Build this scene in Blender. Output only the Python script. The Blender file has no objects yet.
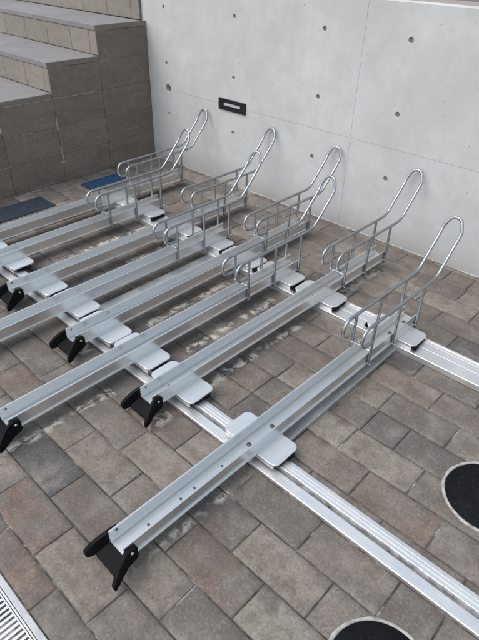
import bpy, math, random
from mathutils import Vector, Matrix, noise as mnoise
random.seed(7)
scene = bpy.context.scene
COL = scene.collection
PI = math.pi

# ------------------------------------------------------------------ helpers
class MB:
    def __init__(self):
        self.v = []; self.f = []; self.sm = []; self.col = []
    def add(self, vs, fs, smooth=False, tint=None):
        o = len(self.v)
        self.v += [tuple(p) for p in vs]
        for f in fs:
            self.f.append(tuple(i + o for i in f)); self.sm.append(smooth)
            self.col.append(tint)
    def box(self, x0, x1, y0, y1, z0, z1, b=0.0, tint=None):
        if b <= 0:
            vs = [(x, y, z) for z in (z0, z1) for y in (y0, y1) for x in (x0, x1)]
            fs = [(0, 2, 3, 1), (4, 5, 7, 6), (0, 1, 5, 4), (2, 6, 7, 3), (0, 4, 6, 2), (1, 3, 7, 5)]
            self.add(vs, fs, tint=tint); return
        vs = []; idx = {}
        for sx in (0, 1):
            for sy in (0, 1):
                for sz in (0, 1):
                    X = (x0, x1)[sx]; Y = (y0, y1)[sy]; Z = (z0, z1)[sz]
                    dx = b if sx == 0 else -b; dy = b if sy == 0 else -b; dz = b if sz == 0 else -b
                    idx[(sx, sy, sz, 'x')] = len(vs); vs.append((X, Y + dy, Z + dz))
                    idx[(sx, sy, sz, 'y')] = len(vs); vs.append((X + dx, Y, Z + dz))
                    idx[(sx, sy, sz, 'z')] = len(vs); vs.append((X + dx, Y + dy, Z))
        I = idx; fs = []
        for s in (0, 1):
            q = [(0, 0), (1, 0), (1, 1), (0, 1)]
            fx = [I[(s, a, c, 'x')] for a, c in q]; fy = [I[(a, s, c, 'y')] for a, c in q]; fz = [I[(a, c, s, 'z')] for a, c in q]
            fs += [fx if s else fx[::-1], fy[::-1] if s else fy, fz if s else fz[::-1]]
        for a in (0, 1):
            for c in (0, 1):
                fs.append((I[(a, c, 0, 'x')], I[(a, c, 1, 'x')], I[(a, c, 1, 'y')], I[(a, c, 0, 'y')]))
                fs.append((I[(a, 0, c, 'x')], I[(a, 1, c, 'x')], I[(a, 1, c, 'z')], I[(a, 0, c, 'z')]))
                fs.append((I[(0, a, c, 'y')], I[(1, a, c, 'y')], I[(1, a, c, 'z')], I[(0, a, c, 'z')]))
                for d in (0, 1):
                    fs.append((I[(a, c, d, 'x')], I[(a, c, d, 'y')], I[(a, c, d, 'z')]))
        self.add(vs, fs, tint=tint)
    def prism(self, prof, axis, a0, a1, smooth=False):
        """prof: closed 2D polygon; axis 'x': (y,z) / 'y': (x,z) / 'z': (x,y)"""
        n = len(prof)
        def P(p, a):
            return {'x': (a, p[0], p[1]), 'y': (p[0], a, p[1]), 'z': (p[0], p[1], a)}[axis]
        vs = [P(p, a0) for p in prof] + [P(p, a1) for p in prof]
        fs = [(i, (i + 1) % n, n + (i + 1) % n, n + i) for i in range(n)]
        self.add(vs, fs, smooth)
        self.add(vs, [tuple(range(n))[::-1], tuple(range(n, 2 * n))])
    def tube(self, pts, r, n=8, closed=False, caps=True):
        pts = [Vector(p) for p in pts]; m = len(pts); rings = []
        t0 = (pts[1] - pts[0]).normalized()
        u = t0.cross(Vector((0, 0, 1)))
        if u.length < 1e-3: u = t0.cross(Vector((1, 0, 0)))
        u.normalize(); pt = t0
        for i, p in enumerate(pts):
            a = pts[max(i - 1, 0)]; b = pts[min(i + 1, m - 1)]
            t = (b - a).normalized()
            q = pt.rotation_difference(t); u = (q @ u).normalized(); pt = t
            w = t.cross(u).normalized()
            rings.append([p + r * (math.cos(2 * PI * k / n) * u + math.sin(2 * PI * k / n) * w) for k in range(n)])
        vs = [p for ring in rings for p in ring]
        fs = [(i * n + k, i * n + (k + 1) % n, (i + 1) * n + (k + 1) % n, (i + 1) * n + k) for i in range(m - 1) for k in range(n)]
        self.add(vs, fs, True)
        if caps:
            self.add(rings[0], [tuple(range(n))[::-1]]); self.add(rings[-1], [tuple(range(n))])
    def disc(self, c, r, h, n=16, dome=0.0, axis='z'):
        """short cylinder standing on c, optional dome"""
        prof = [(r, 0), (r, h * .7), (r * .8, h), (r * .35, h + dome)]
        vs = []
        for (q, z) in prof:
            for k in range(n):
                a = 2 * PI * k / n; x, y = q * math.cos(a), q * math.sin(a)
                vs.append({'z': (c[0] + x, c[1] + y, c[2] + z), 'x': (c[0] + z, c[1] + x, c[2] + y), 'y': (c[0] + x, c[1] + z, c[2] + y),
                           '-x': (c[0] - z, c[1] + x, c[2] + y)}[axis])
        fs = [(j * n + k, j * n + (k + 1) % n, (j + 1) * n + (k + 1) % n, (j + 1) * n + k) for j in range(3) for k in range(n)]
        self.add(vs, fs, True); self.add(vs[-n:], [tuple(range(n))])
    def build(self, name, mat, parent=None, fix=True):
        me = bpy.data.meshes.new(name)
        me.from_pydata(self.v, [], self.f)
        me.polygons.foreach_set('use_smooth', self.sm)
        if any(c is not None for c in self.col):
            at = me.color_attributes.new('tint', 'FLOAT_COLOR', 'CORNER')
            for p, c in zip(me.polygons, self.col):
                for li in p.loop_indices:
                    at.data[li].color = (c or (0, 0, 0)) + (1,)
        if fix:
            import bmesh
            bm = bmesh.new(); bm.from_mesh(me)
            bmesh.ops.recalc_face_normals(bm, faces=bm.faces); bm.to_mesh(me); bm.free()
        if mat: me.materials.append(mat)
        o = bpy.data.objects.new(name, me); COL.objects.link(o)
        if parent: o.parent = parent
        return o

def thing(name, label, cat, loc=(0, 0, 0), group=None):
    o = bpy.data.objects.new(name, None); COL.objects.link(o)
    o.empty_display_size = .1
    o.location = loc; o['label'] = label; o['category'] = cat
    if group: o['group'] = group
    return o
def tag(o, label, cat, group=None):
    o['label'] = label; o['category'] = cat
    if group: o['group'] = group
    return o
def structure(o):
    o['kind'] = 'structure'; return o

# ------------------------------------------------------------------ materials
class NT:
    def __init__(self, name):
        self.m = bpy.data.materials.new(name); self.m.use_nodes = True
        self.t = self.m.node_tree; self.t.nodes.clear()
        self.out = self.n('ShaderNodeOutputMaterial'); self.b = self.n('ShaderNodeBsdfPrincipled')
        self.t.links.new(self.b.outputs[0], self.out.inputs[0])
        self.tc = self.n('ShaderNodeTexCoord')
        self.geo = self.n('ShaderNodeNewGeometry')
    def n(self, ty, **k):
        nd = self.t.nodes.new(ty)
        for a, b in k.items(): setattr(nd, a, b)
        return nd
    def l(self, a, b): self.t.links.new(a, b)
    def set(self, **k):
        for a, v in k.items():
            self.b.inputs[{'base': 'Base Color', 'rough': 'Roughness', 'metal': 'Metallic', 'spec': 'Specular IOR Level', 'aniso': 'Anisotropic'}[a]].default_value = v
    def coord(self, world=True, scale=(1, 1, 1)):
        mp = self.n('ShaderNodeMapping'); mp.inputs['Scale'].default_value = scale
        self.l(self.geo.outputs['Position'] if world else self.tc.outputs['Object'], mp.inputs['Vector'])
        return mp.outputs[0]
    def noise(self, vec, scale, detail=4, rough=.6, dist=0):
        nd = self.n('ShaderNodeTexNoise'); nd.inputs['Scale'].default_value = scale; nd.inputs['Detail'].default_value = detail
        nd.inputs['Roughness'].default_value = rough; nd.inputs['Distortion'].default_value = dist
        self.l(vec, nd.inputs['Vector']); return nd.outputs['Fac']
    def voro(self, vec, scale, feature='F1'):
        nd = self.n('ShaderNodeTexVoronoi', feature=feature); nd.inputs['Scale'].default_value = scale
        self.l(vec, nd.inputs['Vector']); return nd
    def ramp(self, fac, stops, interp='LINEAR'):
        nd = self.n('ShaderNodeValToRGB'); nd.color_ramp.interpolation = interp
        e = nd.color_ramp.elements
        while len(e) < len(stops): e.new(.5)
        for i, (p, c) in enumerate(stops):
            e[i].position = p; e[i].color = (c, c, c, 1) if not isinstance(c, tuple) else c + (1,)
        self.l(fac, nd.inputs[0]); return nd.outputs[0]
    def mix(self, fac, a, b, mode='MIX'):
        nd = self.n('ShaderNodeMix', data_type='RGBA', blend_type=mode)
        for s, v in ((nd.inputs[0], fac), (nd.inputs[6], a), (nd.inputs[7], b)):
            if isinstance(v, (int, float)): s.default_value = v
            elif isinstance(v, tuple): s.default_value = v + (1,)
            else: self.l(v, s)
        return nd.outputs[2]
    def math(self, op, a, b=None, c=None, clamp=False):
        nd = self.n('ShaderNodeMath', operation=op, use_clamp=clamp)
        for i, v in enumerate((a, b, c)):
            if v is None: continue
            if isinstance(v, (int, float)): nd.inputs[i].default_value = v
            else: self.l(v, nd.inputs[i])
        return nd.outputs[0]
    def bump(self, h, strength, dist=.002, prev=None):
        nd = self.n('ShaderNodeBump'); nd.inputs['Strength'].default_value = strength; nd.inputs['Distance'].default_value = dist
        self.l(h, nd.inputs['Height'])
        if prev: self.l(prev, nd.inputs['Normal'])
        return nd.outputs[0]
    def to(self, sock, name): self.l(sock, self.b.inputs[name])

def mat_concrete():
    t = NT('fair_faced_concrete'); P = t.coord()
    big = t.noise(P, 1.6, 5, .6, .1); mid = t.noise(P, 9, 6, .75); fine = t.noise(P, 160, 3, .7)
    c = t.ramp(big, [(.3, (.44, .445, .445)), (.7, (.575, .58, .58))])
    c = t.mix(t.ramp(mid, [(.38, 0), (.7, .7)]), c, (.41, .41, .41))
    st = t.noise(t.coord(scale=(7, 7, .7)), 1.0, 5, .65)
    c = t.mix(t.ramp(st, [(.52, 0), (.72, .35)]), c, (.42, .42, .415))
    blot = t.noise(P, 4.2, 7, .75, .15)
    c = t.mix(t.ramp(blot, [(.50, 0), (.70, .35)]), c, (.61, .61, .61))
    c = t.mix(t.ramp(fine, [(.4, .14), (.62, 0)]), c, (.3, .3, .3))
    v = t.voro(P, 17); gate = t.noise(P, 5, 2)
    pit = t.math('MULTIPLY', t.ramp(v.outputs['Distance'], [(.03, 1), (.07, 0)]), t.ramp(gate, [(.44, 0), (.52, 1)]))
    v2 = t.voro(P, 48); gate2 = t.noise(P, 11, 2)
    pit2 = t.math('MULTIPLY', t.ramp(v2.outputs['Distance'], [(.05, 1), (.11, 0)]), t.ramp(gate2, [(.48, 0), (.54, 1)]))
    pits = t.math('MAXIMUM', pit, pit2)
    c = t.mix(t.math('MULTIPLY', pits, .75), c, (.16, .16, .16))
    # darker, slightly warmer strip just above the paving, fading out upwards
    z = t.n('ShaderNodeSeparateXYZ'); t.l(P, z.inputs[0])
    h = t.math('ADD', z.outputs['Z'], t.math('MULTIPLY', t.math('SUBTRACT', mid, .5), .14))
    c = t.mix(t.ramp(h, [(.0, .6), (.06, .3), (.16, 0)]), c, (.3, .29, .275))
    t.to(c, 'Base Color'); t.set(rough=.72, spec=.35)
    b = t.bump(t.math('SUBTRACT', t.math('ADD', t.math('MULTIPLY', mid, .5), t.math('MULTIPLY', fine, .2)), pits), .35, .003)
    t.to(b, 'Normal'); return t.m

def mat_paver():
    t = NT('stone_paver'); P = t.coord()
    at = t.n('ShaderNodeVertexColor', layer_name='tint'); sp = t.n('ShaderNodeSeparateColor'); t.l(at.outputs[0], sp.inputs[0])
    r, g, b_ = sp.outputs[0], sp.outputs[1], sp.outputs[2]
    big = t.noise(P, 8.5, 5, .65, .3); mid = t.noise(P, 20, 6, .74, .3); fine = t.noise(P, 110, 6, .85)
    c = t.ramp(r, [(0, (.138, .119, .104)), (.35, (.176, .152, .132)), (.7, (.202, .173, .147)), (1, (.262, .232, .200))])
    # rusty red cloud on some pavers, slate-dark on others
    red = t.math('MULTIPLY', b_, t.ramp(t.noise(P, 7, 3, .6), [(.42, 0), (.62, .95)]))
    c = t.mix(red, c, (.195, .120, .088))
    drk = t.math('MULTIPLY', g, t.ramp(t.noise(P, 9, 4, .7), [(.25, .55), (.6, 1)]))
    c = t.mix(drk, c, (.066, .067, .071))
    c = t.mix(t.ramp(mid, [(.40, .55), (.55, 0)]), c, (.105, .092, .083))
    c = t.mix(t.ramp(t.noise(P, 30, 6, .8, .2), [(.54, 0), (.74, .4)]), c, (.29, .272, .25))
    c = t.mix(t.ramp(big, [(.34, .55), (.52, 0)]), c, (.092, .077, .066)); c = t.mix(t.ramp(big, [(.52, 0), (.70, .5)]), c, (.265, .240, .212))
    spk = t.ramp(fine, [(.36, .65), (.5, 0)]); c = t.mix(spk, c, (.07, .064, .06))
    spl = t.ramp(fine, [(.54, 0), (.70, .55)]); c = t.mix(spl, c, (.36, .34, .31))
    # white lime residue left in ragged strips along the rack positions and beside a few joints
    sx = t.n('ShaderNodeSeparateXYZ'); t.l(P, sx.inputs[0]); X, Y = sx.outputs['X'], sx.outputs['Y']
    wob = t.math('MULTIPLY', t.math('SUBTRACT', t.noise(P, 11, 3), .5), .075)
    frag = t.noise(P, 24, 6, .68, .5); patch = t.noise(P, 7, 2)
    tot = None
    for (x0, y0, y1, w) in ((-1.19, 1.0, 1.75, .017), (-1.200, 2.08, 2.44, .026), (-1.42, 1.2, 1.8, .017), (-1.70, 1.2, 1.75, .017),
                            (-2.54, 1.3, 1.95, .016), (-1.445, .36, .82, .016), (-.768, .38, .80, .013), (-1.74, .86, 1.0, .02), (-1.19, .79, .9, .02), (-2.25, 1.5, 2.0, .012)):
        dx = t.math('ABSOLUTE', t.math('ADD', t.math('SUBTRACT', X, x0), wob))
        m = t.math('MULTIPLY', t.math('SUBTRACT', 1.25, t.math('DIVIDE', dx, w * 1.3), clamp=True), 1)
        iny = t.math('MULTIPLY', t.math('GREATER_THAN', Y, y0), t.math('LESS_THAN', Y, y1))
        m = t.math('MULTIPLY', m, iny)
        tot = m if tot is None else t.math('MAXIMUM', tot, m)
    lime = t.math('MULTIPLY', t.math('MULTIPLY', tot, t.ramp(frag, [(.46, 0), (.50, 1)])), t.ramp(patch, [(.40, 0), (.48, 1)]))
    c = t.mix(t.math('MULTIPLY', lime, .72), c, (.60, .56, .50))
    # grime film in the dark damp strips
    t.to(c, 'Base Color'); t.to(t.ramp(mid, [(.3, .62), (.7, .85)]), 'Roughness'); t.set(spec=.3)
    h = t.math('ADD', t.math('MULTIPLY', mid, .9), t.math('MULTIPLY', fine, .45)); h = t.math('ADD', h, t.math('MULTIPLY', lime, .5))
    t.to(t.bump(h, .55, .004), 'Normal'); return t.m

def mat_mortar():
    t = NT('sandy_joint_mortar'); P = t.coord()
    n = t.noise(P, 7, 4, .7); f = t.noise(P, 60, 4, .7)
    c = t.ramp(n, [(.42, (.045, .04, .036)), (.54, (.11, .10, .09)), (.64, (.38, .36, .33))])
    c = t.mix(t.ramp(f, [(.4, .5), (.6, 0)]), c, (.05, .05, .045))
    t.to(c, 'Base Color'); t.set(rough=.95); t.to(t.bump(f, .6, .003), 'Normal'); return t.m

def mat_earth():
    t = NT('far_paving'); P = t.coord()
    t.to(t.ramp(t.noise(P, 2, 6), [(.3, (.10, .09, .085)), (.7, (.15, .14, .13))]), 'Base Color'); t.set(rough=.9); return t.m

def mat_tile(name, lo, hi, fine_amt=.35):
    t = NT(name); P = t.coord()
    at = t.n('ShaderNodeVertexColor', layer_name='tint'); sp = t.n('ShaderNodeSeparateColor'); t.l(at.outputs[0], sp.inputs[0])
    n = t.noise(t.coord(scale=(1, .55, 1.6)), 8, 5, .65, .8); f = t.noise(P, 140, 4, .75); m = t.noise(P, 42, 6, .8)
    c = t.mix(t.ramp(n, [(.32, 0), (.68, 1)]), lo, hi)
    c = t.mix(t.math('MULTIPLY', sp.outputs[0], .3), c, tuple(v * .72 for v in lo))
    c = t.mix(t.ramp(f, [(.38, fine_amt), (.55, 0)]), c, tuple(v * .45 for v in lo))
    c = t.mix(t.ramp(f, [(.55, 0), (.72, fine_amt)]), c, tuple(min(1, v * 1.6) for v in hi))
    c = t.mix(t.ramp(m, [(.5, 0), (.7, .45)]), c, tuple(min(1, v * 1.3) for v in hi))
    t.to(c, 'Base Color'); t.set(rough=.75, spec=.3)
    t.to(t.bump(t.math('ADD', t.math('MULTIPLY', m, .6), t.math('MULTIPLY', f, .4)), .4, .003), 'Normal'); return t.m

def mat_grout():
    t = NT('tile_grout'); P = t.coord()
    n = t.noise(P, 5.5, 3, .6)
    c = t.ramp(n, [(.42, (.10, .09, .082)), (.58, (.19, .175, .16)), (.66, (.40, .39, .37))])
    t.to(c, 'Base Color'); t.set(rough=.9); return t.m

def mat_alu(name='brushed_aluminium', base=(.82, .825, .825), rough=.32, along='y', dirt=.12, groove=False):
    t = NT(name); 
    sc = {'y': (90, 1.2, 90), 'x': (1.2, 90, 90), 'n': (25, 25, 25)}[along]
    L = t.coord(False); s = t.noise(t.coord(False, sc), 1, 4, .65)
    P = t.coord(); g = t.noise(P, 7, 5, .65, .6); f = t.noise(P, 70, 4, .75)
    c = t.mix(t.ramp(s, [(.3, 0), (.7, 1)]), tuple(v * .93 for v in base), base)
    dm = t.math('MULTIPLY', t.math('ADD', t.ramp(g, [(.45, 0), (.72, .7)]), t.ramp(f, [(.56, 0), (.7, .6)])), dirt)
    c = t.mix(dm, c, (.42, .40, .37))
    if groove:
        sx = t.n('ShaderNodeSeparateXYZ'); t.l(P, sx.inputs[0])
        gy = t.math('ADD', sx.outputs['Y'], t.math('MULTIPLY', t.math('SUBTRACT', t.noise(P, 45, 4), .5), .006))
        gm = t.ramp(t.math('MULTIPLY', t.math('SUBTRACT', gy, .95), 20), [(.44, 0), (.54, .9), (.68, .92), (.74, 0)])
        gm = t.math('MULTIPLY', gm, t.ramp(t.noise(P, 18, 4, .7), [(.3, .75), (.6, 1)]))
        c = t.mix(gm, c, (.085, .08, .075)); dm = t.math('MAXIMUM', dm, gm)
    t.to(c, 'Base Color')
    t.to(t.math('SUBTRACT', .97, t.math('MULTIPLY', dm, .8)), 'Metallic')
    r = t.math('ADD', rough, t.math('MULTIPLY', t.math('SUBTRACT', s, .5), .06)); r = t.math('ADD', r, t.math('MULTIPLY', dm, .5))
    t.to(r, 'Roughness'); return t.m

def mat_galv():
    t = NT('galvanised_steel'); P = t.coord(False)
    v = t.voro(P, 120); n = t.noise(P, 35, 4, .7); f = t.noise(P, 9, 3)
    c = t.mix(v.outputs['Color'], (.30, .325, .345), (.40, .42, .44))
    c = t.mix(t.ramp(n, [(.5, 0), (.75, .45)]), c, (.24, .25, .26))
    c = t.mix(t.ramp(f, [(.55, 0), (.7, .25)]), c, (.50, .51, .52))
    t.to(c, 'Base Color'); t.set(metal=.97); t.to(t.ramp(n, [(.3, .33), (.7, .46)]), 'Roughness')
    t.to(t.bump(n, .15, .001), 'Normal'); return t.m

def mat_black(name='black_plastic', base=(.005, .005, .006), rough=.5):
    t = NT(name); P = t.coord(False); n = t.noise(P, 90, 4, .7); d = t.noise(P, 22, 4)
    c = t.mix(t.ramp(d, [(.55, 0), (.8, .25)]), base, (.016, .016, .016))
    t.to(c, 'Base Color'); t.set(rough=rough + .15, spec=.12); t.to(t.bump(n, .3, .0015), 'Normal'); return t.m

def mat_bolt():
    t = NT('zinc_bolt'); t.set(base=(.10, .105, .115, 1), metal=.7, rough=.5); return t.m
def mat_boltl():
    t = NT('bright_bolt'); t.set(base=(.62, .62, .62, 1), metal=.9, rough=.35); return t.m

def mat_mat(name, a, b):
    t = NT(name); P = t.coord(); n = t.noise(P, 220, 3, .8); m = t.noise(P, 25, 5, .75, .5)
    c = t.mix(t.ramp(m, [(.35, 0), (.65, 1)]), a, b); c = t.mix(t.ramp(n, [(.55, 0), (.75, .35)]), c, tuple(min(1, v * 2.2) for v in b))
    t.to(c, 'Base Color'); t.set(rough=.9, spec=.2); t.to(t.bump(t.math('ADD', n, m), .7, .004), 'Normal'); return t.m

def mat_asphalt():
    t = NT('dark_infill'); P = t.coord(); n = t.noise(P, 190, 3, .8); v = t.voro(P, 90); m = t.noise(P, 10, 5, .7)
    c = t.ramp(m, [(.35, (.004, .0045, .006)), (.7, (.010, .0105, .013))])
    c = t.mix(t.ramp(v.outputs['Distance'], [(.05, .35), (.16, 0)]), c, (.16, .16, .16))
    t.to(c, 'Base Color'); t.set(rough=.8, spec=.12); t.to(t.bump(n, .6, .002), 'Normal'); return t.m

def mat_mortar_ring():
    t = NT('pale_cement_ring'); P = t.coord(); n = t.noise(P, 60, 5, .75)
    t.to(t.ramp(n, [(.3, (.16, .155, .145)), (.5, (.34, .335, .32)), (.75, (.46, .455, .44))]), 'Base Color'); t.set(rough=.85); t.to(t.bump(n, .5, .003), 'Normal'); return t.m

def mat_kerb():
    t = NT('pale_drain_edge'); P = t.coord(); n = t.noise(P, 40, 5, .7)
    t.to(t.ramp(n, [(.3, (.36, .365, .37)), (.7, (.50, .50, .51))]), 'Base Color'); t.set(rough=.7); return t.m

def plain(name, base, rough=.6, metal=0):
    t = NT(name); P = t.coord(); n = t.noise(P, 30, 4)
    t.to(t.mix(n, tuple(v * .85 for v in base), base), 'Base Color'); t.set(rough=rough, metal=metal); return t.m

M = dict(concrete=mat_concrete(), paver=mat_paver(), mortar=mat_mortar(), earth=mat_earth(),
         flank=mat_tile('brown_stone_tile', (.165, .130, .106), (.228, .184, .152), .3),
         riser=mat_tile('beige_stone_tile', (.215, .190, .168), (.275, .246, .218), .2),
         tread=mat_tile('grey_stone_tread', (.195, .186, .184), (.255, .246, .246), .12),
         nosing=mat_tile('dark_edge_stone', (.18, .148, .125), (.235, .197, .170), .2),
         grout=mat_grout(), alu=mat_alu(), alux=mat_alu('brushed_aluminium_rail', (.80, .81, .825), .48, 'x', .3),
         railg=mat_alu('grimy_aluminium_rail', (.80, .81, .825), .48, 'x', .3, True), plate=mat_alu('aluminium_plate', (.80, .81, .82), .46, 'y', .15), tie=mat_alu('dull_aluminium_tie', (.60, .61, .62), .40, 'y', .5),
         galv=mat_galv(), black=mat_black(), rubber=mat_black('black_rubber', (.008, .008, .008), .7), bolt=mat_bolt(), boltl=mat_boltl(),
         mata=mat_mat('slate_blue_carpet', (.018, .026, .040), (.034, .046, .066)), matb=mat_mat('navy_carpet', (.012, .036, .085), (.022, .058, .125)),
         asphalt=mat_asphalt(), ring=mat_mortar_ring(), kerb=mat_kerb(), steel=mat_alu('drain_steel', (.72, .73, .74), .35, 'y', .3),
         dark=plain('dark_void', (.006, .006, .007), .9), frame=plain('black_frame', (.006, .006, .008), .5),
         slot=plain('pale_slot', (.55, .56, .58), .5), plug=plain('grey_mortar_plug', (.17, .17, .17), .9), coping=plain('weathered_cap', (.30, .265, .225), .85))

# ------------------------------------------------------------------ ground and paving
g = MB(); g.add([(-150, -150, -.03), (150, -150, -.03), (150, 150, -.03), (-150, 150, -.03)], [(0, 1, 2, 3)])
structure(g.build('ground', M['earth']))
bed = MB(); bed.add([(-4.6, .04, -.0045), (3.2, .04, -.0045), (3.2, 2.79, -.0045), (-4.6, 2.79, -.0045)], [(0, 1, 2, 3)])
structure(bed.build('mortar_bed', M['mortar']))

MANH = [(-.129, 1.391, .150), (-.115, .676, .140)]
pv = MB()
ROWH = .1392
def paver(x0, x1, y0, y1, tint):
    nx = max(4, int((x1 - x0) / .0185)); ny = max(3, int((y1 - y0) / .0185))
    gap = .0006 + random.random() * .0008
    X0, X1, Y0, Y1 = x0 + gap, x1 - gap, y0 + gap, y1 - gap
    zoff = random.uniform(-.0012, .0012); tx = random.uniform(-.004, .004); ty = random.uniform(-.006, .006)
    cx, cy = (x0 + x1) / 2, (y0 + y1) / 2
    seed = random.random() * 100
    rows = []
    ringx = [0, .0012, .0030] + [.0030 + (X1 - X0 - .006) * i / nx for i in range(1, nx)] + [X1 - X0 - .0030, X1 - X0 - .0012, X1 - X0]
    ringy = [0, .0012, .0030] + [.0030 + (Y1 - Y0 - .006) * i / ny for i in range(1, ny)] + [Y1 - Y0 - .0030, Y1 - Y0 - .0012, Y1 - Y0]
    nX, nY = len(ringx), len(ringy); vs = []
    for j, yy in enumerate(ringy):
        for i, xx in enumerate(ringx):
            x = X0 + xx; y = Y0 + yy
            e = min(xx, X1 - X0 - xx, yy, Y1 - Y0 - yy)
            q = Vector((x * 38 + seed, y * 38, seed))
            wob = mnoise.noise(q) * .0020 + mnoise.noise(q * 2.7) * .0012
            if xx < .01: x += abs(wob) * 1.1 if xx < .005 else 0
            if X1 - X0 - xx < .005: x -= abs(wob) * 1.1
            if yy < .005: y += abs(wob) * 1.1
            if Y1 - Y0 - yy < .005: y -= abs(wob) * 1.1
            z = 0
            if e < .0005: z = -.009
            elif e < .002: z = -.0018 + wob * .3
            z += zoff + tx * (x - cx) + ty * (y - cy) + mnoise.noise(Vector((x * 14 + seed, y * 14, 3))) * .0009
            for (mx, my, mr) in MANH:
                pass
            vs.append((x, y, z))
    def inhole(f):
        for (mx, my, mr) in MANH:
            if all((vs[k][0] - mx) ** 2 + (vs[k][1] - my) ** 2 < (mr - .012) ** 2 for k in f): return True
        return False
    fs = []
    for j in range(nY - 1):
        for i in range(nX - 1):
            f = (j * nX + i, j * nX + i + 1, (j + 1) * nX + i + 1, (j + 1) * nX + i)
            if not inhole(f): fs.append(f)
    pv.add(vs, fs, True, tint)
yr = .237 - ROWH; r = 0
DARK = {(0, None)}
def make_tint(cx, cy):
    R = random.random(); g_ = 0.0; b_ = 0.0
    k = random.random()
    if k < .06: g_ = random.uniform(.55, 1)
    elif k < .22: b_ = random.uniform(.4, .9); g_ = random.uniform(0, .3)
    elif k < .45: g_ = random.uniform(.05, .25)
    for (x, y, tt) in ((-1.38, .46, (.3, 1.0, 0)), (-1.02, .19, (.5, .25, 1.0)), (-1.12, .3, (.5, .25, 1.0)), (-.5, .58, (.5, .3, 1.0)), (-.77, .72, (.3, .6, .6)), (-.42, 1.42, (.3, .55, .2)),
                       (-.67, 1.83, (.2, .9, 0)), (-.46, 2.14, (.2, .95, 0)), (-1.35, 1.27, (.2, .95, 0)), (-.6, 1.7, (.8, 0, .5)), (-.9, .75, (.8, 0, .3)),
                       (-3.32, 1.75, (.4, .45, 0)), (-3.3, 2.4, (.4, .5, 0)), (-3.48, 1.75, (1, 0, .2)), (-3.46, 1.55, (1, 0, .1)), (-3.1, 2.0, (1, 0, 0)), (-1.75, .6, (.6, .3, 1.0)), (-.83, .45, (.75, 0, 0)), (-.9, .3, (.75, 0, 0)), (-.35, 1.05, (.85, 0, 0)), (-.8, 1.28, (1, 0, 0))):
        if abs(x - cx) < .135 and abs(y - cy) < .07: return tt
    return (R, g_, b_)
first = True
while yr < 2.77:
    y0, y1 = yr, min(yr + ROWH, 2.772)
    if r == 0: y0 = .146
    off = -.47 if r % 2 == 1 else -.61
    off = {1: -.467, 0: -.61}[0 if r % 2 == 0 else 1]
    off += random.uniform(-.012, .012)
    if r == 1: off = -.745
    if r == 2: off = -.613
    if r == 0: off = -.888
    if y1 - y0 < .02: break
    k = math.floor((-3.7 - off) / .2785); x = off + k * .2785
    x = off - .2785 * 12
    xs = []
    while x < 2.2:
        xs.append(x); x += .2785
    for a, b in zip(xs, xs[1:]):
        a += random.uniform(-.003, .003) * 0; 
        if a < -3.58: a = -3.575
        if b < -3.56: continue
        if b - a > .2 and random.random() < .04 and r != 1:
            m = (a + b) / 2
            paver(a, m, y0, y1, make_tint((a + m) / 2, (y0 + y1) / 2)); paver(m, b, y0, y1, make_tint((m + b) / 2, (y0 + y1) / 2))
        else:
            paver(a, b, y0, y1, make_tint((a + b) / 2, (y0 + y1) / 2))
    yr += ROWH; r += 1
pav = pv.build('pavement', M['paver'], fix=False)
structure(pav)

# ------------------------------------------------------------------ slotted drain
dr = thing('drain_channel', 'slotted metal drain grating with pale edge at the lower left corner', 'drain', (-.9, .06, 0))
def rel(o, t): o.location = -t.location; return o
e = MB(); e.box(-4.4, 2.2, .1265, .1445, -.03, .001, .0015); e.box(-4.4, 2.2, -.030, -.012, -.03, .001, .0015)
rel(e.build('edge_strip', M['kerb'], dr), dr)
e = MB()
e.box(-4.4, 2.2, .1195, .1245, -.03, .000, .0006); e.box(-4.4, 2.2, .1135, .1175, -.03, .000, .0006)
e.box(-4.4, 2.2, -.003, .003, -.03, .000, .0006)
rel(e.build('grate_frame', M['steel'], dr), dr)
e = MB(); x = -1.75
while x < .6:
    e.box(x, x + .0088, .003, .1135, -.022, -.0006, .0008); x += .0152
rel(e.build('grate_bars', M['steel'], dr), dr)
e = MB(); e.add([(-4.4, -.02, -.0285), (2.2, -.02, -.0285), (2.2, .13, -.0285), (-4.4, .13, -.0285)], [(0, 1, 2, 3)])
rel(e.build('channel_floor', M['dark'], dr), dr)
# paving on the near side of the drain
nb = MB(); y = -.03 - .14
for rr in range(5):
    x = -4.0 + (rr % 2) * .14
    while x < 2.0:
        nb.box(x + .002, x + .2765, y + .002, y + .1372, -.02, 0, .003, tint=make_tint(9, 9)); x += .2785
    y -= .1392
structure(nb.build('near_pavement', M['paver']))

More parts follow.
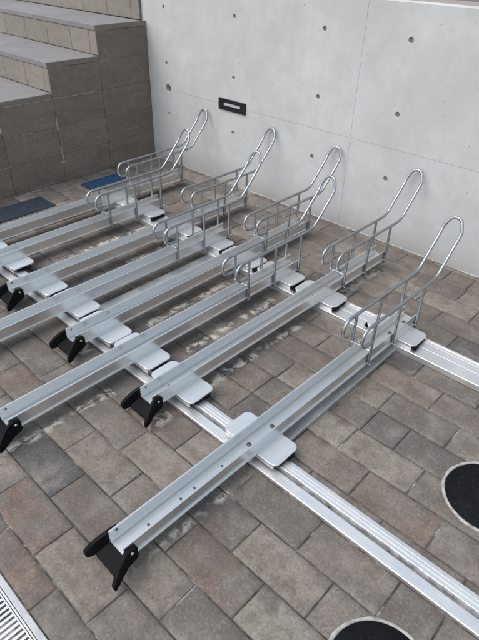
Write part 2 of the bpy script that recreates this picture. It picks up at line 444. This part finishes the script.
# ------------------------------------------------------------------ manholes
labs = ['round dark manhole cover with pale ring at the right edge, behind the ground rail',
        'round dark manhole cover with pale ring at bottom edge, in front of ground rail']
for (mx, my, mr), lb in zip(MANH, labs):
    t = thing('manhole_cover', lb, 'manhole cover', (mx, my, 0), 'round dark covers in the paving')
    rb = MB(); n = 64; vs = []; ph = random.random() * 9
    for k in range(n):
        a = 2 * PI * k / n
        wo = mnoise.noise(Vector((math.cos(a) * 4 + ph, math.sin(a) * 4, ph))) * .0035
        wi = mnoise.noise(Vector((math.cos(a) * 3, math.sin(a) * 3 + ph, ph))) * .0015
        for rr, z in ((mr + .003 + wo, -.006), (mr + wo, .0036), (mr - .0078 + wi, .0046), (mr - .010 + wi, -.006)):
            vs.append((rr * math.cos(a), rr * math.sin(a), z))
    fs = [(k * 4 + j, ((k + 1) % n) * 4 + j, ((k + 1) % n) * 4 + j + 1, k * 4 + j + 1) for k in range(n) for j in range(3)]
    rb.add(vs, fs, True); rb.build('ring', M['ring'], t)
    lb_ = MB(); vs = [(0, 0, .0038)]; fs = []
    for q, z in ((mr * .5, .0036), (mr - .0105, .0030), (mr - .008, -.006)):
        for k in range(n): vs.append((q * math.cos(2 * PI * k / n), q * math.sin(2 * PI * k / n), z))
    fs = [(0, 1 + k, 1 + (k + 1) % n) for k in range(n)] + [(1 + j * n + k, 1 + (j + 1) * n + k, 1 + (j + 1) * n + (k + 1) % n, 1 + j * n + (k + 1) % n) for j in range(2) for k in range(n)]
    lb_.add(vs, fs, True); lb_.build('lid', M['asphalt'], t)

# ------------------------------------------------------------------ floor mats
def floor_mat(x0, x1, y0, y1, mat, label, h):
    m = MB(); m.box(x0, x1, y0, y1, .0016, h, .002)
    o = m.build('floor_mat', mat); tag(o, label, 'mat', 'flat blue mats by the steps'); return o
floor_mat(-3.425, -3.215, .95, 1.63, M['mata'], 'dull slate blue mat on the paving at the left edge, below the steps', .006)
floor_mat(-3.415, -3.245, 1.95, 2.285, M['matb'], 'bright navy blue mat lying behind the curled rail of the rearmost bicycle rack', .014)

# ------------------------------------------------------------------ concrete wall
WY = 2.775
wall = thing('concrete_wall', 'pale grey fair faced concrete wall with tie holes behind the bicycle racks', 'wall', (-1.5, WY + .1, 0))
HOLES = []
for xx, rr in ((-3.352, .0125), (-2.662, .0135), (-1.962, .0145), (-1.428, .0155), (-.73, .0155), (-.03, .0155)):
    for zz in (.383, .743, 1.103):
        HOLES.append((xx, zz, rr * .93, .008))
BIG = (-3.347, .566, .030, .045); HOLES.append(BIG)
ZS = [(.5580, .5597)]; XSM = [(-1.7011, -1.6994), (.1, .1018)]
xb = {-3.64, 3.2}; zb = {-.03, 1.265}
for h in HOLES:
    hs = h[2] * 1.6; xb |= {h[0] - hs, h[0] + hs}; zb |= {h[1] - hs, h[1] + hs}
for a, b in XSM: xb |= {a, b}
for a, b in ZS: zb |= {a, b}
# keep the big hole's own cell free of the horizontal seam lines
xl = sorted(xb); zl = sorted(zb)
w = MB(); plug = MB(); cup = MB()
def hole_cell(h):
    cx, cz, r_, d = h; hs = r_ * 1.6; n = 24; vs = []; 
    for k in range(n):
        a = 2 * PI * (k + .5) / n; c, s = math.cos(a), math.sin(a); q = hs / max(abs(c), abs(s))
        vs.append((cx + q * c, WY, cz + q * s))
    corners = [(cx + hs, WY, cz + hs), (cx - hs, WY, cz + hs), (cx - hs, WY, cz - hs), (cx + hs, WY, cz - hs)]
    inner = [(cx + r_ * 1.12 * math.cos(2 * PI * (k + .5) / n), WY, cz + r_ * 1.12 * math.sin(2 * PI * (k + .5) / n)) for k in range(n)]
    lip = [(cx + r_ * math.cos(2 * PI * (k + .5) / n), WY + .0015, cz + r_ * math.sin(2 * PI * (k + .5) / n)) for k in range(n)]
    deep = [(cx + r_ * .9 * math.cos(2 * PI * (k + .5) / n), WY + d, cz + r_ * .9 * math.sin(2 * PI * (k + .5) / n)) for k in range(n)]
    V = vs + inner + lip + deep + corners; fs = []
    for k in range(n):
        k2 = (k + 1) % n
        # does a square corner lie between k and k2?
        ci = {2: 0, 8: 1, 14: 2, 20: 3}.get(k)
        if ci is not None: fs.append((k, 4 * n + ci, k2, n + k2, n + k))
        else: fs.append((k, k2, n + k2, n + k))
        fs.append((n + k, n + k2, 2 * n + k2, 2 * n + k)); fs.append((2 * n + k, 2 * n + k2, 3 * n + k2, 3 * n + k))
    w.add(V, fs)
    (plug if d < .03 else cup).add([(p[0], p[1] - .0004, p[2]) for p in deep], [tuple(range(n))])
done = set()
for i in range(len(xl) - 1):
    for j in range(len(zl) - 1):
        x0, x1, z0, z1 = xl[i], xl[i + 1], zl[j], zl[j + 1]; mx, mz = (x0 + x1) / 2, (z0 + z1) / 2
        hit = None
        for h in HOLES:
            if abs(mx - h[0]) < h[2] * 1.6 and abs(mz - h[1]) < h[2] * 1.6: hit = h
        if hit:
            if hit not in done: done.add(hit); hole_cell(hit)
            continue
        seam = any(a < mx < b for a, b in XSM) or any(a < mz < b for a, b in ZS)
        y = WY + (.0012 if seam else 0)
        if seam: w.add([(x0 - .0003, y, z0 - .0003), (x1 + .0003, y, z0 - .0003), (x1 + .0003, y, z1 + .0003), (x0 - .0003, y, z1 + .0003)], [(0, 1, 2, 3)])
        else: w.add([(x0, y, z0), (x1, y, z0), (x1, y, z1), (x0, y, z1)], [(0, 1, 2, 3)])
w.add([(-3.64, WY + .06, -.03), (3.2, WY + .06, -.03), (3.2, WY + .06, 1.265), (-3.64, WY + .06, 1.265)], [(0, 1, 2, 3)])
w.add([(-3.64, WY, -.03), (-3.64, WY + .2, -.03), (-3.64, WY + .2, 1.265), (-3.64, WY, 1.265)], [(0, 1, 2, 3)])
w.add([(3.2, WY, -.03), (3.2, WY + .2, -.03), (3.2, WY + .2, 1.265), (3.2, WY, 1.265)], [(0, 1, 2, 3)])
w.add([(-3.64, WY + .2, -.03), (3.2, WY + .2, -.03), (3.2, WY + .2, 1.265), (-3.64, WY + .2, 1.265)], [(0, 1, 2, 3)])
w.add([(-3.64, WY, 1.265), (-3.64, WY + .2, 1.265), (-3.64, WY + .2, 1.272), (-3.64, WY + .004, 1.272)], [(0, 1, 2, 3)])
w.add([(-3.64, WY, 1.265), (3.2, WY, 1.265), (3.2, WY + .006, 1.274), (-3.64, WY + .006, 1.274)], [(0, 1, 2, 3)])
rel(w.build('wall_face', M['concrete'], wall, fix=False), wall)
rel(plug.build('tie_hole_plug', M['plug'], wall, fix=False), wall)
o = rel(cup.build('drain_hole', M['dark'], wall, fix=False), wall)
c = MB(); c.box(-3.64, 3.2, WY + .006, WY + .2, 1.2655, 1.275); rel(c.build('top_cap', M['coping'], wall), wall)

sl_ = MB(); x = -3.55
while x < 3.1:
    L_ = random.uniform(.05, .16); hh = random.uniform(.002, .006); dd = random.uniform(.003, .009)
    sl_.add([(x, WY - dd, .0005), (x + L_, WY - dd * random.uniform(.6, 1.2), .0005), (x + L_, WY + .0005, hh), (x, WY + .0005, hh)], [(0, 1, 2, 3)]); x += L_
rel(sl_.build('base_sealant', M['ring'], wall, fix=False), wall)
fx = thing('wall_fixture', 'small black rectangular frame with a pale slot set in the concrete wall', 'wall fixture', (-2.668, WY, .562))
f = MB(); X0, X1, Z0, Z1 = -.127, .127, -.037, .037; sx, s0, s1 = .080, -.006, .013; D = -.010
f.box(X0, X1, D, .001, s1, Z1, .0012); f.box(X0, X1, D, .001, Z0, s0, .0012); f.box(X0, -sx, D, .001, s0, s1, 0); f.box(sx, X1, D, .001, s0, s1, 0)
f.build('frame', M['frame'], fx)
f = MB(); f.box(-sx, sx, -.004, .001, s0, s1); f.build('slot', M['slot'], fx)

# ------------------------------------------------------------------ staircase
XF = -3.56
st = thing('staircase', 'stone clad staircase with brown tiled side wall climbing beside the concrete wall', 'staircase', (-4.4, 2.1, 0))
steps = [(.71, 1.115, .24), (1.115, 1.52, .43), (1.52, 1.925, .62), (1.925, 2.33, .81), (2.33, 2.735, 1.0)]
core = MB(); fl = MB(); XL = -6.6
for (y0, y1, zt) in steps:
    ye = WY - .001 if zt > .99 else y1
    core.box(XL, XF - .010, y0 + .010, y1 + .010, -.03, zt - .036)
    # tread slab with a dark side edge
    td = MB(); x = XF - .004
    xs = [XF - .0035]; 
    while xs[-1] > XL: xs.append(xs[-1] - .81)
    for a, b in zip(xs, xs[1:]):
        td.box(b + .0015, a, y0 - .004, y1 - .0045 if zt < .99 else y1 + .0 , zt - .033, zt, .002, tint=(random.random(), 0, 0))
    rel(td.build('tread', M['tread'], st), st)
    ed = MB(); ed.box(XF - .0030, XF + .0015, y0 - .003, ye - .0035 if zt < .99 else ye, zt - .033, zt - .0008, .0008, tint=(random.random(), 0, 0))
    rel(ed.build('tread_edge', M['nosing'], st), st)
    # riser tiles
    rs = MB(); zb_ = zt - .19; x = XF - .0035
    wds = [.062] + [.31] * 14
    if zt > .9: wds = [.085, .24] + [.33] * 12
    elif zt > .7: wds = [.066, .25] + [.305] * 12
    for wd in wds:
        rs.box(x - wd + .0035, x, y0, y0 + .012, zb_ + .002, zt - .0355, .0015, tint=(random.random(), 0, 0)); x -= wd
        if x < XL: break
    rel(rs.build('riser', M['riser'], st), st)
    # side wall tiles
    z = 0.0; zc = zt - .036; k = 0
    rows = []
    zz = zc
    while zz > 0.0: rows.append((max(zz - .19, 0), zz)); zz -= .19
    rows = [(a - (.0), b) for a, b in rows]
    for a, b in rows:
        fl.box(XF - .012, XF + random.uniform(-.0008, .0008), y0 + .0018, ye - .0018, max(a, -.02) + .0016, b - .0016, .0012, tint=(random.random(), 0, 0))
# top landing riser that dies against the concrete wall
rs = MB(); x = XF - .045
for wd in [.10, .30] + [.33] * 9:
    rs.box(x - wd + .0035, x, 2.752, 2.766, 1.002, 1.155, .0015, tint=(random.random(), 0, 0)); x -= wd
rel(rs.build('riser', M['riser'], st), st)
ed = MB(); ed.box(XL, XF - .045, 2.75, 3.4, 1.157, 1.19, .002, tint=(.4, 0, 0)); rel(ed.build('tread', M['tread'], st), st)
core.box(XL, XF - .010, 2.745, 2.752, -.03, .964)
core.box(XL, XF - .05, 2.7665, 3.4, -.03, 1.155)
rel(core.build('core', M['grout'], st), st)
rel(fl.build('side_tiles', M['flank'], st), st)
gb = MB(); 
for (y0, y1, zt) in steps: gb.add([(XF - .0022, y0 + .002, -.02), (XF - .0022, y1 + (.04 if zt > .99 else 0), -.02), (XF - .0022, y1 + (.04 if zt > .99 else 0), zt - .034), (XF - .0022, y0 + .002, zt - .034)], [(0, 1, 2, 3)])
rel(gb.build('side_grout', M['grout'], st, fix=False), st)

SMX = [XF + .0024]
def smear(pts, wmin, wmax, cm=None):
    own = cm is None
    if own: cm = MB()
    SMX[0] += .0003; V = []; n = len(pts)
    for i, (y, z) in enumerate(pts):
        a = pts[max(i - 1, 0)]; b = pts[min(i + 1, n - 1)]; dy, dz = b[0] - a[0], b[1] - a[1]; L_ = math.hypot(dy, dz) or 1
        wd = random.uniform(wmin, wmax) * (.25 if i in (0, n - 1) else 1)
        V += [(SMX[0], y - dz / L_ * wd, z + dy / L_ * wd), (SMX[0], y + dz / L_ * wd, z - dy / L_ * wd)]
    cm.add(V, [(2 * i, 2 * i + 1, 2 * i + 3, 2 * i + 2) for i in range(n - 1)])
    if own: rel(cm.build('caulk_smear', M['ring'], st, fix=False), st)
def line(y0, z0, y1, z1, n): return [(y0 + (y1 - y0) * i / n + random.uniform(-.0012, .0012), z0 + (z1 - z0) * i / n + random.uniform(-.0012, .0012)) for i in range(n + 1)]
smear(line(1.9245, .13, 1.9245, .27, 16), .002, .0055); smear(line(1.9, .145, 1.95, .150, 6), .003, .007); smear(line(1.924, .16, 1.93, .205, 6), .004, .008)
smear(line(1.9245, .36, 1.9245, .47, 12), .002, .0055); smear(line(1.921, .38, 1.926, .42, 6), .004, .007)
smear(line(1.57, .586, 1.91, .584, 30), .0006, .0032); smear(line(1.935, .584, 2.28, .584, 30), .0006, .0030); smear(line(1.55, .394, 1.74, .394, 18), .0005, .0022)
# ------------------------------------------------------------------ rails on the ground
rb = thing('rail_frame', 'long aluminium ground rails running under all the bicycle racks, joined by flat ties', 'rail frame', (-1.2, 1.5, 0))
XA, XB = -3.12, 1.6
p = [(.934, .002), (1.030, .002), (1.030, .025), (1.0285, .027), (1.0165, .0275), (1.0155, .0245), (1.0130, .0245), (1.0120, .0275), (1.0025, .0275), (1.0015, .0255), (.9985, .0255), (.9975, .0270), (.9875, .0270), (.9855, .0255), (.9845, .0085), (.9760, .0080), (.9750, .0135), (.9735, .0145), (.9365, .0145), (.934, .0125)]
m = MB(); m.prism(p, 'x', XA, XB); fr = rel(m.build('front_rail', M['railg'], rb), rb)
p = [(1.868, .002), (2.015, .002), (2.015, .030), (2.012, .032), (2.004, .032), (2.003, .029), (1.985, .029), (1.9845, .0282), (1.9835, .0282), (1.983, .029), (1.94, .029), (1.9395, .0284), (1.9385, .0284), (1.938, .029), (1.885, .029), (1.884, .0305), (1.870, .0305), (1.868, .0285)]
m = MB(); m.prism(p, 'x', XA, XB); rr_ = rel(m.build('rear_rail', M['alux'], rb), rb)
for x0 in (-.853, -1.972, -3.09):
    m = MB(); m.prism([(x0, .002), (x0 + .102, .002), (x0 + .102, .0205), (x0 + .100, .0225), (x0 + .003, .0225), (x0, .0205)], 'y', 1.0305, 1.8675)
    rel(m.build('cross_tie', M['tie'], rb), rb)
for x in (-.49, -.27, -.93, -1.2):
    m = MB(); m.disc((x, .980, .0085), .004, .003, 10); rel(m.build('bolt', M['bolt'], rb), rb)

# ------------------------------------------------------------------ bicycle rack
LEN = 1.665
def tray_profile():
    R = [(.0440, .058), (.0440, .0614), (.0434, .0621), (.0390, .0623), (.0384, .0640), (.0384, .1065),
         (.0388, .1075), (.0388, .1112), (.0378, .112), (.0342, .112), (.0330, .1108), (.0330, .1078), (.0352, .1060), (.0352, .0802), (.0346, .0794), (.0310, .0788), (.0302, .0780), (.0302, .0766), (.0312, .0758), (.0342, .0750), (.0342, .0690), (.0325, .0668), (.0305, .0660)]
    L = [(-x, z) for x, z in R][::-1]
    return R + L
def fin(s):
    m = MB()
    top = [(.036, .094), (.030, .099), (.012, .102), (-.004, .100), (-.020, .093), (-.036, .082), (-.050, .070), (-.062, .056), (-.069, .044)]
    bot = [(.036, .054), (.028, .046), (.012, .040), (-.002, .036), (-.018, .031), (-.034, .026), (-.048, .023), (-.060, .022), (-.067, .026)]
    def x_in(y): return .0394 + (.0 if y > 0 else .027 * (min(1, -y / .07)) ** 1.1)
    nT = len(top); V = []
    th = .0125
    for (ys, zs), (yb, zb2) in zip(top, bot):
        V += [(s * x_in(ys), ys, zs), (s * (x_in(ys) + th), ys, zs), (s * (x_in(yb) + th), yb, zb2), (s * x_in(yb), yb, zb2)]
    fs = []
    for i in range(nT - 1):
        a = i * 4; b = a + 4
        fs += [(a + j, a + (j + 1) % 4, b + (j + 1) % 4, b + j) for j in range(4)]
    fs += [(0, 1, 2, 3), ((nT - 1) * 4, (nT - 1) * 4 + 1, (nT - 1) * 4 + 2, (nT - 1) * 4 + 3)]
    m.add(V, fs)
    # gripping ribs standing proud of the outer face
    for i in range(1, nT - 1):
        y0, z0 = bot[i]; y1, z1 = top[i]
        za = z0 + .0025; zb3 = z0 + (z1 - z0) * .45
        xo = x_in(y0) + th
        m.add([(s * xo, y0 - .0025, za + .003), (s * xo, y0 + .0025, za), (s * (xo + .0018), y0 + .0025, za), (s * (xo + .0018), y0 - .0025, za + .003),
               (s * xo, y0 - .0025, zb3), (s * xo, y0 + .0025, zb3), (s * (xo + .0012), y0 + .002, zb3), (s * (xo + .0012), y0 - .002, zb3)],
              [(0, 1, 2, 3), (4, 5, 6, 7), (0, 1, 5, 4), (1, 2, 6, 5), (2, 3, 7, 6), (3, 0, 4, 7)])
    return m
def rounded_plate(hx, hy, r, z0, z1):
    prof = []
    for cx, cy, a0 in ((hx - r, hy - r, 0), (-hx + r, hy - r, 90), (-hx + r, -hy + r, 180), (hx - r, -hy + r, 270)):
        for k in range(7):
            a = math.radians(a0 + 15 * k); prof.append((cx + r * math.cos(a), cy + r * math.sin(a)))
    m = MB(); n = len(prof); b = .0012
    ins = [(x * (1 - b / hx), y * (1 - b / hy)) for x, y in prof]
    V = [(x, y, z0) for x, y in prof] + [(x, y, z1 - b) for x, y in prof] + [(x, y, z1) for x, y in ins]
    m.add(V, [(j * n + i, j * n + (i + 1) % n, (j + 1) * n + (i + 1) % n, (j + 1) * n + i) for j in range(2) for i in range(n)])
    m.add(V, [tuple(range(n))[::-1], tuple(range(2 * n, 3 * n))])
    # two faint extruded ridges along the plate
    for x in (-.088, .088):
        m.box(x - .0018, x + .0018, -hy + .003, hy - .003, z1 - .0004, z1 + .0011, .0005)
    return m

RX = .0450; RT = .0072
def arc(p0, p1, p2, n=5):   # quadratic bend
    p0, p1, p2 = Vector(p0), Vector(p1), Vector(p2)
    return [(1 - t) ** 2 * p0 + 2 * t * (1 - t) * p1 + t * t * p2 for t in [i / n for i in range(n + 1)]]
def rail_path():
    half = []          # side s=+1 in (x,y,z); built from the curl to the loop tip
    zc, rad = .2205, .0455; yc = 1.191
    half.append(Vector((RX, 1.2315, zc - rad + .001)))
    for k in range(0, 13):
        a = math.radians(-90 - 15 * k)          # bottom, round the front, up to the top
        half.append(Vector((RX, yc + rad * math.cos(a), zc + rad * math.sin(a))))
    half += arc((RX, 1.690, .2665), (RX, 1.728, .2675), (RX, 1.752, .2905), 5)
    half += arc((RX, 1.855, .3945), (RX, 1.883, .424), (RX, 1.891, .440), 4)
    # pointed loop
    c0 = Vector((0, 1.891, .440)); ap = Vector((0, 1.912, .492)) - c0
    for cx, cz in ((.955, .12), (.90, .25), (.80, .45), (.69, .65), (.60, .78), (.49, .875), (.36, .94), (.20, .985), (0, 1)):
        half.append(c0 + Vector((RX * cx, 0, 0)) + ap * cz)
    other = [Vector((-p.x, p.y, p.z)) for p in half[:-1]][::-1]
    return half + other
BOLT_Y = (.112, .239, .296, .420)

def make_rack(yfront, yrear):
    """yfront, yrear: where the two carriages sit along the tray"""
    t = thing('bicycle_rack', '', 'bicycle rack')
    m = MB(); m.prism(tray_profile(), 'y', 0, LEN); m.build('tray', M['alu'], t)
    # bolts through the tray floor
    for y in BOLT_Y:
        m = MB(); m.disc((0, y, .066), .0045, .0022, 12, .0006); m.build('bolt', M['bolt'], t)
    for yc in (yfront, yrear):
        for dy in (-.061, .061):
            m = MB(); m.disc((0, yc + dy, .066), .0088, .0036, 14, .0012); m.build('bolt', M['bolt'], t)
    # black wheel guide at the front
    wg = MB()
    wg.add([(-.0355, .012, .0660), (.0355, .012, .0660), (.0395, -.010, .060), (-.0395, -.010, .060), (.0445, -.046, .043), (-.0445, -.046, .043), (.0445, -.046, .032), (-.0445, -.046, .032), (-.0375, .012, .052), (.0375, .012, .052)],
           [(0, 1, 2, 3), (3, 2, 4, 5), (5, 4, 6, 7), (7, 6, 9, 8)])
    for s in (-1, 1):
        fm = fin(s); wg.add(fm.v, fm.f)
    g = wg.build('wheel_guide', M['black'], t)
    for s in (-1, 1):
        m = MB(); m.disc((s * .0517, .016, .086), .0052, .0032, 12, .0008, 'x' if s > 0 else '-x'); m.build('bolt', M['boltl'], g)
    m = MB(); m.disc((-.0350, .026, .097), .0042, .0022, 10, .0005, 'x'); m.build('bolt', M['bolt'], g)
    # carriages that slide on the ground rails
    for yc, front in ((yfront, True), (yrear, False)):
        m = rounded_plate(.126, .0655, .026, .0515, .0575); cp = m.build('carriage', M['plate'], t); cp.location = (0, yc, 0)
        m = MB()
        m.box(-.112, .112, -.060, -.0565, .0300, .0513); m.box(-.112, .112, .0565, .060, .0335, .0513)
        m.box(.108, .112, -.0563, .0563, .0400, .0513); m.box(-.112, -.108, -.0563, .0563, .0400, .0513)
        m.build('skirt', M['alux'], cp)
        for s in (-1, 1):
            m = MB()
            if front:
                m.box(s * .1135 if s > 0 else -.1315, .1315 if s > 0 else -.1135, .004, .036, .0330, .0508, .004)
                m.box(s * .1135 if s > 0 else -.1235, .1235 if s > 0 else -.1135, -.040, .030, .0330, .0475, .002)
            else:
                m.box(s * .1135 if s > 0 else -.1325, .1325 if s > 0 else -.1135, -.063, -.022, .0345, .0508, .005)
                m.box(s * .1135 if s > 0 else -.1255, .1255 if s > 0 else -.1135, -.025, .045, .0345, .0490, .002)
            m.build('end_pad', M['rubber'], cp)
    # galvanised rail: two curls, two side bars and the raised loop in one bent tube
    m = MB(); m.tube(rail_path(), RT, 10); m.build('guard_rail', M['galv'], t)
    for s in (-1, 1):
        for y in (1.2345, 1.4305, 1.632):
            m = MB(); m.tube([(s * RX, y, .049), (s * RX, y, .16), (s * RX, y, .2655)], .0064, 8)
            m.box(s * RX - .0070, s * RX + .0070, y - .0095, y + .0095, .0430, .0640, .0015)
            pst = m.build('post', M['galv'], t)
            m = MB(); m.disc((s * (RX + .0066), y, .0540), .0052, .0045, 6, .0005, 'x' if s > 0 else '-x'); m.build('bolt', M['galv'], pst)
    m = MB(); m.tube([(-RX, 1.2275, .131), (RX, 1.2275, .131)], .0056, 8); m.build('crossbar', M['galv'], t)
    return t

FY, RYc = 1.0165, 1.945
def copy_thing(src):
    c = src.copy(); COL.objects.link(c)
    for ch in src.children:
        d = ch.copy(); COL.objects.link(d); d.parent = c
        for gch in ch.children:
            e = gch.copy(); COL.objects.link(e); e.parent = d
    return c
RACKS = [(-.825, .404, .012), (-1.241, .842, .005), (-1.509, .414, .002), (-1.763, .845, -.004), (-2.026, .423, -.007), (-2.299, .850, .003), (-2.641, .418, -.005), (-2.910, .842, -.009)]
LABELS = [
    'nearest bicycle rack, standing alone at the right, its black guide lowest in the photo',
    'bicycle rack with its black guide just ahead of its carriage, next left from the nearest',
    'forward bicycle rack third from the right, its black guide cut by the left edge',
    'bicycle rack fourth from the right, tray directly beside a flat floor tie',
    'forward bicycle rack fifth from the right, tray leaving the frame between two black guides',
    'bicycle rack sixth from the right, its black guide highest of those in view',
    'forward bicycle rack second from the stairs, its curled rail just in front of navy mat',
    'rearmost bicycle rack beside the stairs, its rail loop nearest the wall corner']
odd = even = None
for i, (x, y, a) in enumerate(RACKS):
    if i % 2 == 0:
        if odd is None: odd = make_rack(FY - y, RYc - y); o = odd
        else: o = copy_thing(odd)
    else:
        if even is None: even = make_rack(FY - y, RYc - y); o = even
        else: o = copy_thing(even)
    o.location = (x, y, 0); o.rotation_euler = (0, 0, -math.atan(a))
    o['label'] = LABELS[i]; o['category'] = 'bicycle rack'; o['group'] = 'sliding bicycle racks along the wall'

# ------------------------------------------------------------------ camera
def cam_matrix(yaw, pitch, roll, loc):
    f = Vector((math.sin(yaw) * math.cos(pitch), math.cos(yaw) * math.cos(pitch), -math.sin(pitch)))
    r = Vector((math.cos(yaw), -math.sin(yaw), 0)); u = r.cross(f)
    r2 = math.cos(roll) * r + math.sin(roll) * u; u2 = -math.sin(roll) * r + math.cos(roll) * u
    M4 = Matrix((r2, u2, -f)).transposed().to_4x4(); M4.translation = Vector(loc); return M4
cd = bpy.data.cameras.new('camera'); cam = bpy.data.objects.new('camera', cd); COL.objects.link(cam)
cam.matrix_world = cam_matrix(math.radians(-42.59025), math.radians(35.58472), math.radians(1.45136), (0, 0, 1.5))
cd.sensor_fit = 'VERTICAL'; cd.sensor_height = 24; cd.lens = 532.118 / 640 * 24; cd.clip_start = .02; cd.clip_end = 1000
scene.camera = cam

# ------------------------------------------------------------------ light
EL, AZ = math.radians(58), math.radians(205)     # azimuth clockwise from +Y; the sun stands behind the viewer's left
w_ = bpy.data.worlds.new('World'); scene.world = w_; w_.use_nodes = True
nt = w_.node_tree; bg = nt.nodes['Background']; sky = nt.nodes.new('ShaderNodeTexSky'); sky.sky_type = 'NISHITA'
sky.sun_disc = False; sky.sun_elevation = EL; sky.sun_rotation = AZ; sky.dust_density = 3.0; sky.air_density = 1.0; sky.ozone_density = 1.0
hs = nt.nodes.new('ShaderNodeHueSaturation'); hs.inputs['Saturation'].default_value = .60; hs.inputs['Hue'].default_value = .472   # thin overcast veil
nt.links.new(sky.outputs[0], hs.inputs['Color']); nt.links.new(hs.outputs[0], bg.inputs[0]); bg.inputs[1].default_value = .15
sl = bpy.data.lights.new('sun', 'SUN'); sl.energy = .7; sl.angle = math.radians(50); sl.color = (1, .95, .88)
so = bpy.data.objects.new('sun', sl); COL.objects.link(so)
d = Vector((math.sin(AZ) * math.cos(EL), math.cos(AZ) * math.cos(EL), math.sin(EL)))
so.rotation_euler = d.to_track_quat('Z', 'Y').to_euler(); so.location = d * 8

cy = scene.cycles; cy.max_bounces = 6; cy.diffuse_bounces = 3; cy.glossy_bounces = 4
vs = scene.view_settings; vs.view_transform = 'Standard'; vs.look = 'None'; vs.gamma = 1; vs.exposure = .75; vs.use_curve_mapping = False
